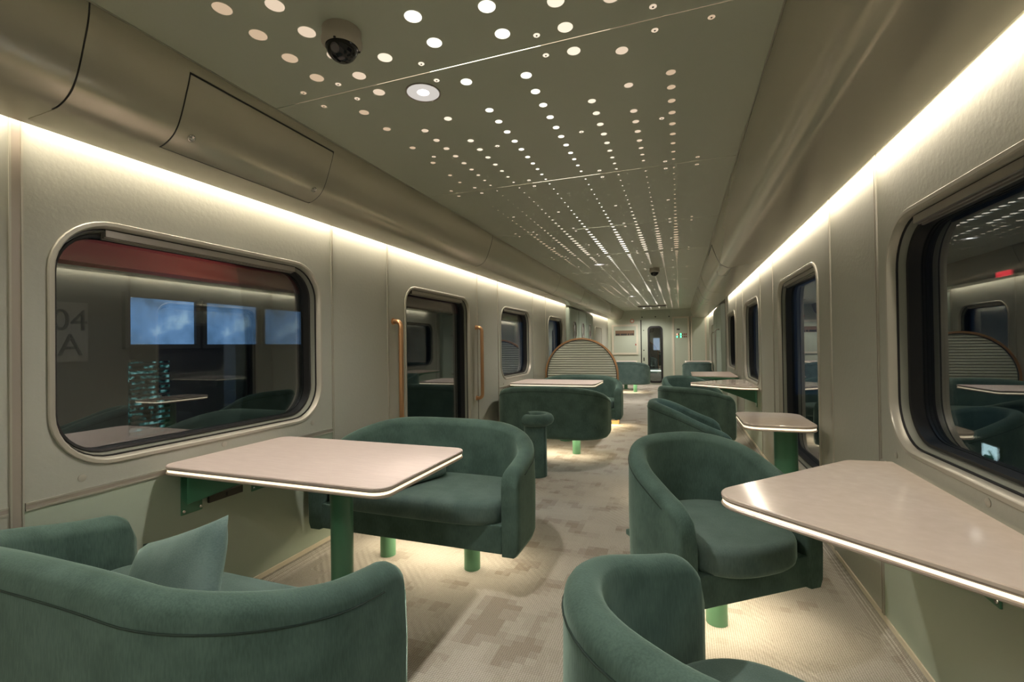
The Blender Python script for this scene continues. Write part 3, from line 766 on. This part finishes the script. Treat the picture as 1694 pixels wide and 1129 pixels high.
def cushion(ax, y0, y1, n, z0, z1, rb, nn=56):
    cy = (y0+y1)/2; ay = (y1-y0)/2
    def ring(sc, z): return [((ax-sc)*abs(math.cos(t))**(2/n)*(1 if math.cos(t) > 0 else -1), cy+(ay-sc)*abs(math.sin(t))**(2/n)*(1 if math.sin(t) > 0 else -1), z) for t in [2*PI*k/nn for k in range(nn)]]
    R = [ring(rb, z0)]+[ring(rb*(1-math.sin(q)), z0+rb*(1-math.cos(q))) for q in (PI/6, PI/3, PI/2)]
    R += [ring(rb*(1-math.cos(q)), z1-rb+rb*math.sin(q)) for q in (0, PI/6, PI/3, PI/2)]
    top = ring(rb, z1); R += [[(x*k, cy+(y-cy)*k, z1+h) for x, y, z in top] for k, h in ((.7, .006), (.35, .009))]
    bm = bmesh.new(); loft(bm, R, caps=True); return bm
def seat_unit(name, label, cat, a, yf, yb, rc, loc, rz, legs, hb, ha, n_c, fabric_='velvet', front_over=.03, group=None, power=5, light=True, cz=.44, pw=1.6):
    root = thing(name, label, cat, loc, rz, group); t = .088 if a > .4 else .075; zb = .20
    bm, seam = shell(a, yf, yb, rc, hb, ha, t, zb, pw); sh = obj('shell', bm, M[fabric_], root, smooth='all')
    md = sh.modifiers.new('weighted', 'WEIGHTED_NORMAL'); md.keep_sharp = True
    bm = bmesh.new(); tube(bm, seam, .0022, 6); obj('stitching', bm, M['piping'], sh, smooth=True)
    bm = bmesh.new(); box(bm, -a+t-.004, a-t+.004, -yf+.012, -yf+.04, zb+.004, cz-.105); box(bm, -a+t-.004, a-t+.004, -yf+.04, yb-t, cz-.13, cz-.105)
    obj('seat_base', bm, M[fabric_], root, bevel=.004)
    obj('cushion', cushion(a-t-.004, -yf-front_over, yb-t+.004, n_c, cz-.115, cz, .03), M['velvet_seat'], root, smooth='all')
    for lx, ly in legs:
        bm = bmesh.new(); cyl(bm, lx, ly, 0, cz-.13, .043, 28); obj('leg', bm, M['leg'], root, smooth=True)
    if light:
        l = area('under_seat_lamp', (0, 0, .285), 2*(a-t)-.12, .26, power*.5, (1, .83, .60)); l.parent = root; l.location = (0, .02, .295)
    return root
BY = dict(a=.605, yf=.30, yb=.25, rc=.32, ha=.60, n_c=5)
BLEG = [(-.262, -.055), (.262, -.055)]
seat_unit('curved_bench', 'big green curved bench at the lower left, its back to the viewer', 'bench', loc=(-1.325, .83, 0), rz=PI, legs=BLEG, power=4, hb=.72, **BY)
seat_unit('curved_bench', 'green curved bench facing the viewer behind the near left table', 'bench', loc=(-1.315, 2.32, 0), rz=0, legs=BLEG, power=7, hb=.748, **BY)
seat_unit('curved_bench', 'dark green bench seen from behind at the second left table, one pale leg showing', 'bench', loc=(-1.325, 4.93, 0), rz=PI, legs=BLEG, power=8, hb=.745, **BY)
seat_unit('curved_bench', 'green bench facing the viewer just in front of the arched screen', 'bench', loc=(-1.325, 6.42, 0), rz=0, legs=BLEG, power=8, hb=.745, **BY)
seat_unit('curved_bench', 'far left teal bench by the end door, seen from behind', 'bench', loc=(-1.29, 11.65, 0), rz=PI, legs=BLEG, power=9, hb=.745, fabric_='velvet_blue', **BY)  # paler fabric carries the bright end lighting in its colour
CH = dict(a=.335, yf=.22, yb=.35, rc=.315, hb=.745, n_c=2.6, front_over=.065)
A = math.radians(37.3)
CL = [(0, 0)]
seat_unit('tub_chair', 'green tub chair at the bottom of the picture, its back to the viewer', 'chair', loc=(.13, .95, 0), rz=PI-A, legs=CL, power=4, ha=.645, cz=.43, **CH)
seat_unit('tub_chair', 'green tub chair facing the viewer across the near triangular table', 'chair', loc=(.13, 2.15, 0), rz=A, legs=CL, power=6, ha=.575, cz=.43, **CH)
seat_unit('tub_chair', 'green tub chair seen from behind, next to the small square side table', 'chair', loc=(.11, 3.77, 0), rz=PI/2+.06, legs=CL, power=6, ha=.56, cz=.43, **CH)
seat_unit('tub_chair', 'dark green tub chair with its flat back to the viewer before the second triangular table', 'chair', loc=(.13, 5.17, 0), rz=PI-A, legs=CL, power=6, ha=.64, cz=.43, **CH)
seat_unit('tub_chair', 'green tub chair facing the viewer behind the second triangular table', 'chair', loc=(.13, 6.38, 0), rz=A, legs=CL, power=6, ha=.575, cz=.43, **CH)
seat_unit('tub_chair', 'far right teal seat under the glowing table edge before the end wall', 'chair', loc=(.39, 11.60, 0), rz=PI, legs=CL, power=7, ha=.65, cz=.43, fabric_='velvet_blue', **CH)  # paler fabric again holds the brighter light of this end

# cushions lying on the benches
def pillow(name, label, w_, d_, th, loc, rot, fab, flat=False):
    bm = bmesh.new(); n = 14; top = []; 
    rings = []
    for sgn in (1, -1):
        g_ = []
        for i in range(n+1):
            row = []
            for j in range(n+1):
                u, v_ = 2*i/n-1, 2*j/n-1
                e = (max(0, 1-abs(u)**(6 if flat else 3)))**.5*(max(0, 1-abs(v_)**(6 if flat else 3)))**.5
                px = u*w_/2*(1-.05*(1-v_*v_)*abs(u)**4) if not flat else u*w_/2; py = v_*d_/2*(1-.05*(1-u*u)*abs(v_)**4) if not flat else v_*d_/2
                row.append(bm.verts.new((px, py, sgn*(th/2*e))))
            g_.append(row)
        for i in range(n):
            for j in range(n): bm.faces.new((g_[i][j], g_[i+1][j], g_[i+1][j+1], g_[i][j+1]))
    o = obj(name, bm, M[fab], smooth='all', label=label, cat='cushion'); o.location = loc; o.rotation_euler = rot; return o
pp_ = pillow('throw_pillow', 'pale blue green throw pillow leaning on the near left bench', .42, .31, .12, (0, 0, 0), (0, 0, 0), 'velvet_blue')
pp_.matrix_world = Matrix.Translation((-1.38, .93, .50)) @ Matrix.Rotation(math.radians(-12), 4, 'Z') @ Matrix.Rotation(math.radians(66), 4, 'X') @ Matrix.Rotation(math.radians(22), 4, 'Z')
obj('bolster_cushion', cushion(.21, -.18, .18, 9, 0, .095, .022), M['velvet_blue'], smooth='all', label='flat grey green cushion lying on the seat behind the near left table', cat='cushion', loc=(-1.489, 2.265, .453)).rotation_euler = (0, 0, math.radians(-21))

# leaning perch beside the left door
r_ = thing('leaning_stool', 'narrow green upholstered perch with a curled bolster rim beside the left door', 'stool', (-1.24, 4.05, 0), math.radians(-20))
def half_shell(r, t, z0, z1, a0, a1, n=26):
    rings = []
    for k in range(n+1):
        q = a0+(a1-a0)*k/n; rings.append([((r-d)*math.cos(q), (r-d)*math.sin(q), z) for d, z in ((0, z0), (0, z1), (t, z1), (t, z0))])
    bm = bmesh.new(); loft(bm, rings, caps=True); return bm
obj('base', half_shell(.102, .05, .0, .46, 0, 2*PI, 40), M['velvet'], r_, smooth=True)
bm = bmesh.new(); tube(bm, [(.118*math.cos(q), .118*math.sin(q), .51) for q in [math.radians(-100)+math.radians(260)*k/24 for k in range(25)]], .052, 14); obj('bolster', bm, M['velvet'], r_, smooth=True)
bm = bmesh.new(); lathe(bm, [(.44, .10), (.47, .112), (.50, .10), (.505, .0)], 0, 0, 30); obj('seat_pad', bm, M['velvet'], r_, smooth=True)

# arched screen
r_ = thing('arched_screen', 'half round ribbed green divider in a copper frame behind the second left bench', 'screen', (-1.40, 6.98, 0))
Rr, zc = .555, .72
outl = [(-Rr, .03), (-Rr, zc)]+[(Rr*math.cos(PI-PI*k/40), zc+Rr*math.sin(PI-PI*k/40)) for k in range(1, 40)]+[(Rr, zc), (Rr, .03)]
def frame_strip(P, w_, dep, closed=True):
    bm = bmesh.new(); cen = Vector((0, .6)); n = len(P); rings = []
    for i in range(n):
        a = Vector(P[i-1]); b_ = Vector(P[(i+1) % n]); p = Vector(P[i])
        t1 = (p-a).normalized(); t2 = (b_-p).normalized(); tt = (t1+t2)
        tt = tt.normalized() if tt.length > 1e-6 else t1
        nn = Vector((tt.y, -tt.x)); k = 1/max(.5, nn.dot(Vector((t1.y, -t1.x))))
        if nn.dot(p-cen) > 0: nn = -nn
        q = p+nn*w_*k
        rings.append([(p.x, -dep/2, p.y), (p.x, dep/2, p.y), (q.x, dep/2, q.y), (q.x, -dep/2, q.y)])
    loft(bm, rings, close_path=True); return bm
obj('frame', frame_strip(outl, .024, .045), M['copper'], r_)
inl = [(x*.955, .055 if z < .1 else (z if z <= zc+.001 else zc+(z-zc)*.955)) for x, z in outl]
obj('inner_bead', frame_strip(inl, .010, .036), M['black'], r_)
m = M['reed'] = mat('ribbed screen', (.34, .37, .29), .35); v = coords(m)
wv = m.node_tree.nodes.new('ShaderNodeTexWave'); wv.bands_direction = 'Z'; wv.inputs['Scale'].default_value = 9.0; lnk(m, v, wv.inputs['Vector'])
lnk(m, ramp(m, wv.outputs['Fac'], [(.2, (.25, .28, .22)), (.8, (.44, .46, .38))]), m.node_tree.nodes['Principled BSDF'].inputs['Base Color'])
bump(m, wv.outputs['Fac'], .8, .01)
bm = bmesh.new(); pl = [(x*.94, .07 if z < .1 else (z if z <= zc+.001 else zc+(z-zc)*.94)) for x, z in outl]
loft(bm, [[(x, d, z) for x, z in pl] for d in (-.008, .008)], caps=True); obj('ribbed_panel', bm, M['reed'], r_)
for sx in (-1, 1): obj('foot', B(sx*.5-.05, sx*.5+.05, -.03, .03, 0, .032), M['brass'], r_)
obj('lower_rail', B(-Rr, Rr, -.024, -.0, .0305, .05), M['brass'], r_)
area('screen_floor_lamp', (-1.05, 6.9, .19), .5, .12, 3, (1, .8, .5))

# ------------------------------------------------------------------ OUTSIDE
M['ext_dark'] = mat('dark platform wall', (.07, .068, .055), .8)
M['ext_ground'] = mat('dark track bed', (.05, .05, .05), .9)
struct('ground', B(-14, 12, -8, 22, -1.1, -1.0), M['ext_ground'])
struct('wall_platform_left', B(-5.75, -5.6, -6, 14, -1.0, 5.0), M['ext_dark'])
bm = bmesh.new(); box(bm, 5.6, 5.7, -8, 20, -1.0, 5); struct('wall_platform_right', bm, mat('platform wall right', (.05, .055, .065), .7))
# station windows with evening sky behind
def at_x(u, v, X):
    d = Rt*((u-847)/772.3)+U*((564.5-v)/772.3)+F; k = X/d.x; return d.y*k, 1.18+d.z*k
m = em('evening sky glass', (.24, .40, .66), .8); b = m.node_tree.nodes['Principled BSDF']
lnk(m, ramp(m, noise(m, 2.6, 10, coords(m)), [(.36, (.10, .17, .26)), (.5, (.20, .34, .56)), (.6, (.26, .42, .68)), (.72, (.6, .75, .9))]), b.inputs['Emission Color'])
for i, (ua, va, ub, vb) in enumerate(((212, 496, 321, 570), (339, 505, 424, 570), (436, 514, 503, 570))):
    ya, _ = at_x(ua, 550, -5.58); yb2, _ = at_x(ub, 550, -5.58); _, zt = at_x((ua+ub)/2, va, -5.58); _, zb_ = at_x((ua+ub)/2, vb, -5.58)
    lab = ['leftmost of three bright blue station windows seen through the big left window', 'middle of three bright blue station windows seen through the big left window', 'rightmost of three bright blue station windows seen through the big left window'][i]
    r2 = thing('station_window', lab, 'window', (-5.6, ya, zb_))
    obj('lit_glass', B(.005, .02, 0, yb2-ya, 0, zt-zb_), m, r2)
    bm = bmesh.new(); q = .05; box(bm, 0, .06, -q, 0, -q, zt-zb_+q); box(bm, 0, .06, yb2-ya, yb2-ya+q, -q, zt-zb_+q); box(bm, 0, .06, 0, yb2-ya, -q, 0); box(bm, 0, .06, 0, yb2-ya, zt-zb_, zt-zb_+q)
    obj('frame', bm, M['ext_dark'], r2)
ya, zt = at_x(222, 600, -5.5); yb2, zb_ = at_x(290, 712, -5.5)
r2 = thing('louvred_shutter', 'dark louvred shutter below the blue station windows, lit between its slats', 'shutter', (-5.6, ya, zb_))
sp = em('speckled leaf light', (.3, .8, .65), .4); b = sp.node_tree.nodes['Principled BSDF']
lnk(sp, ramp(sp, noise(sp, 14, 5, coords(sp)), [(.44, (0, 0, 0)), (.56, (.06, .22, .18)), (.68, (.5, .9, .8))]), b.inputs['Emission Color'])
obj('backlight', B(0, .01, 0, yb2-ya, 0, zt-zb_), sp, r2)
for k in range(14):
    zz = (zt-zb_)*(k+.5)/14; obj('slat', B(.012, .03, 0, yb2-ya, zz-.22*(zt-zb_)/14, zz+.22*(zt-zb_)/14), M['ext_dark'], r2)
m = mat('red reflection bar', (.42, .06, .04), .6)
ya, z0_ = at_x(110, 415, -4.2)
_, z1_ = at_x(300, 440, -4.2)
obj('red_reflection_bar', B(-4.3, -4.1, -3, 14, 1.83, 2.02), m, label='made-up dark red bar outside the left windows, standing in for the duct reflection', cat='beam')  # added object, gives the pane the red of a reflected duct
area('red_bar_fill', (-3.6, 3, 1.5), 8, .2, 15, (1, .6, .5), (0, math.radians(120), 0))  # unseen fill added to light the red bar
# white board with the letters 04 A on the platform
def text_mesh(name, s, size, loc, rot, mm, parent, ext=.003):
    cu = bpy.data.curves.new(name, 'FONT'); cu.body = s; cu.size = size; cu.extrude = ext; cu.align_x = 'CENTER'; cu.align_y = 'CENTER'
    o = bpy.data.objects.new(name, cu); COL.objects.link(o)
    bpy.context.view_layer.update(); me = bpy.data.meshes.new_from_object(o); bpy.data.objects.remove(o)
    o = bpy.data.objects.new(name, me); COL.objects.link(o); me.materials.append(mm); o.parent = parent; o.location = loc; o.rotation_euler = rot; return o
ya, zt = at_x(84, 498, -5.57); yb2, zb_ = at_x(146, 598, -5.57)
r2 = thing('platform_sign', 'faint grey platform board reading 04 A, left edge of the big window', 'sign', (-5.6, (ya+yb2)/2, zb_))
hh = zt-zb_
obj('board', B(0, .03, -(yb2-ya)/2, (yb2-ya)/2, 0, hh), mat('grey board', (.16, .15, .12), .6), r2)
text_mesh('lettering', '04', hh*.50, (.034, 0, hh*.68), (PI/2, 0, PI/2), M['black'], r2)
text_mesh('lettering', 'A', hh*.52, (.034, 0, hh*.26), (PI/2, 0, PI/2), M['black'], r2)
# illuminated exit sign and red lamp outside on the right
ya, za = at_x(1637, 757, 3.4)
r2 = thing('exit_sign', 'lit white sign with a green arrow outside the big right window', 'sign', (3.4, ya, za-.13))
obj('case', B(.0, .05, -.14, .16, -.02, .28), M['black'], r2); obj('face', B(-.006, 0, -.14, .14, -.01, .27), em('lit sign face', (.85, 1, .97), 2.5), r2)
bm = bmesh.new(); pts = [(-.09, .02), (.03, .02), (-.02, .08), (.02, .08), (.10, .0), (.02, -.08), (-.02, -.08), (.03, -.02), (-.09, -.02)]
loft(bm, [[(d, -p[0], .13+p[1]) for p in pts] for d in (-.006, -.010)], caps=True); obj('arrow', bm, em('green arrow', (.0, .30, .19), .5), r2)
ya, za = at_x(1660, 453, 3.4)
r2 = thing('red_lamp_panel', 'small glowing red display outside, high in the big right window', 'sign', (3.4, ya, za))
obj('case', B(0, .04, -.16, .16, -.05, .05), M['black'], r2); obj('display', B(-.006, 0, -.13, .13, -.03, .03), em('red display', (1, .03, .05), 3), r2)
obj('platform_pillar', B(3.45, 3.75, ya-.45, ya+.75, -1.0, 3.2), mat('blue grey pillar', (.10, .11, .13), .6), label='dark platform pillar carrying the lit signs outside the big right window', cat='pillar', bevel=.02)
area('platform_fill', (4.3, 3.5, 3.6), 3, .4, 220, (.70, .84, 1))  # unseen fill added for the bluish tone outside
area('platform_fill', (-3.9, 2.0, 3.4), 3, .3, 30, (1, .92, .75), (0, math.radians(-35), 0))  # unseen fill added so the board and shutter show
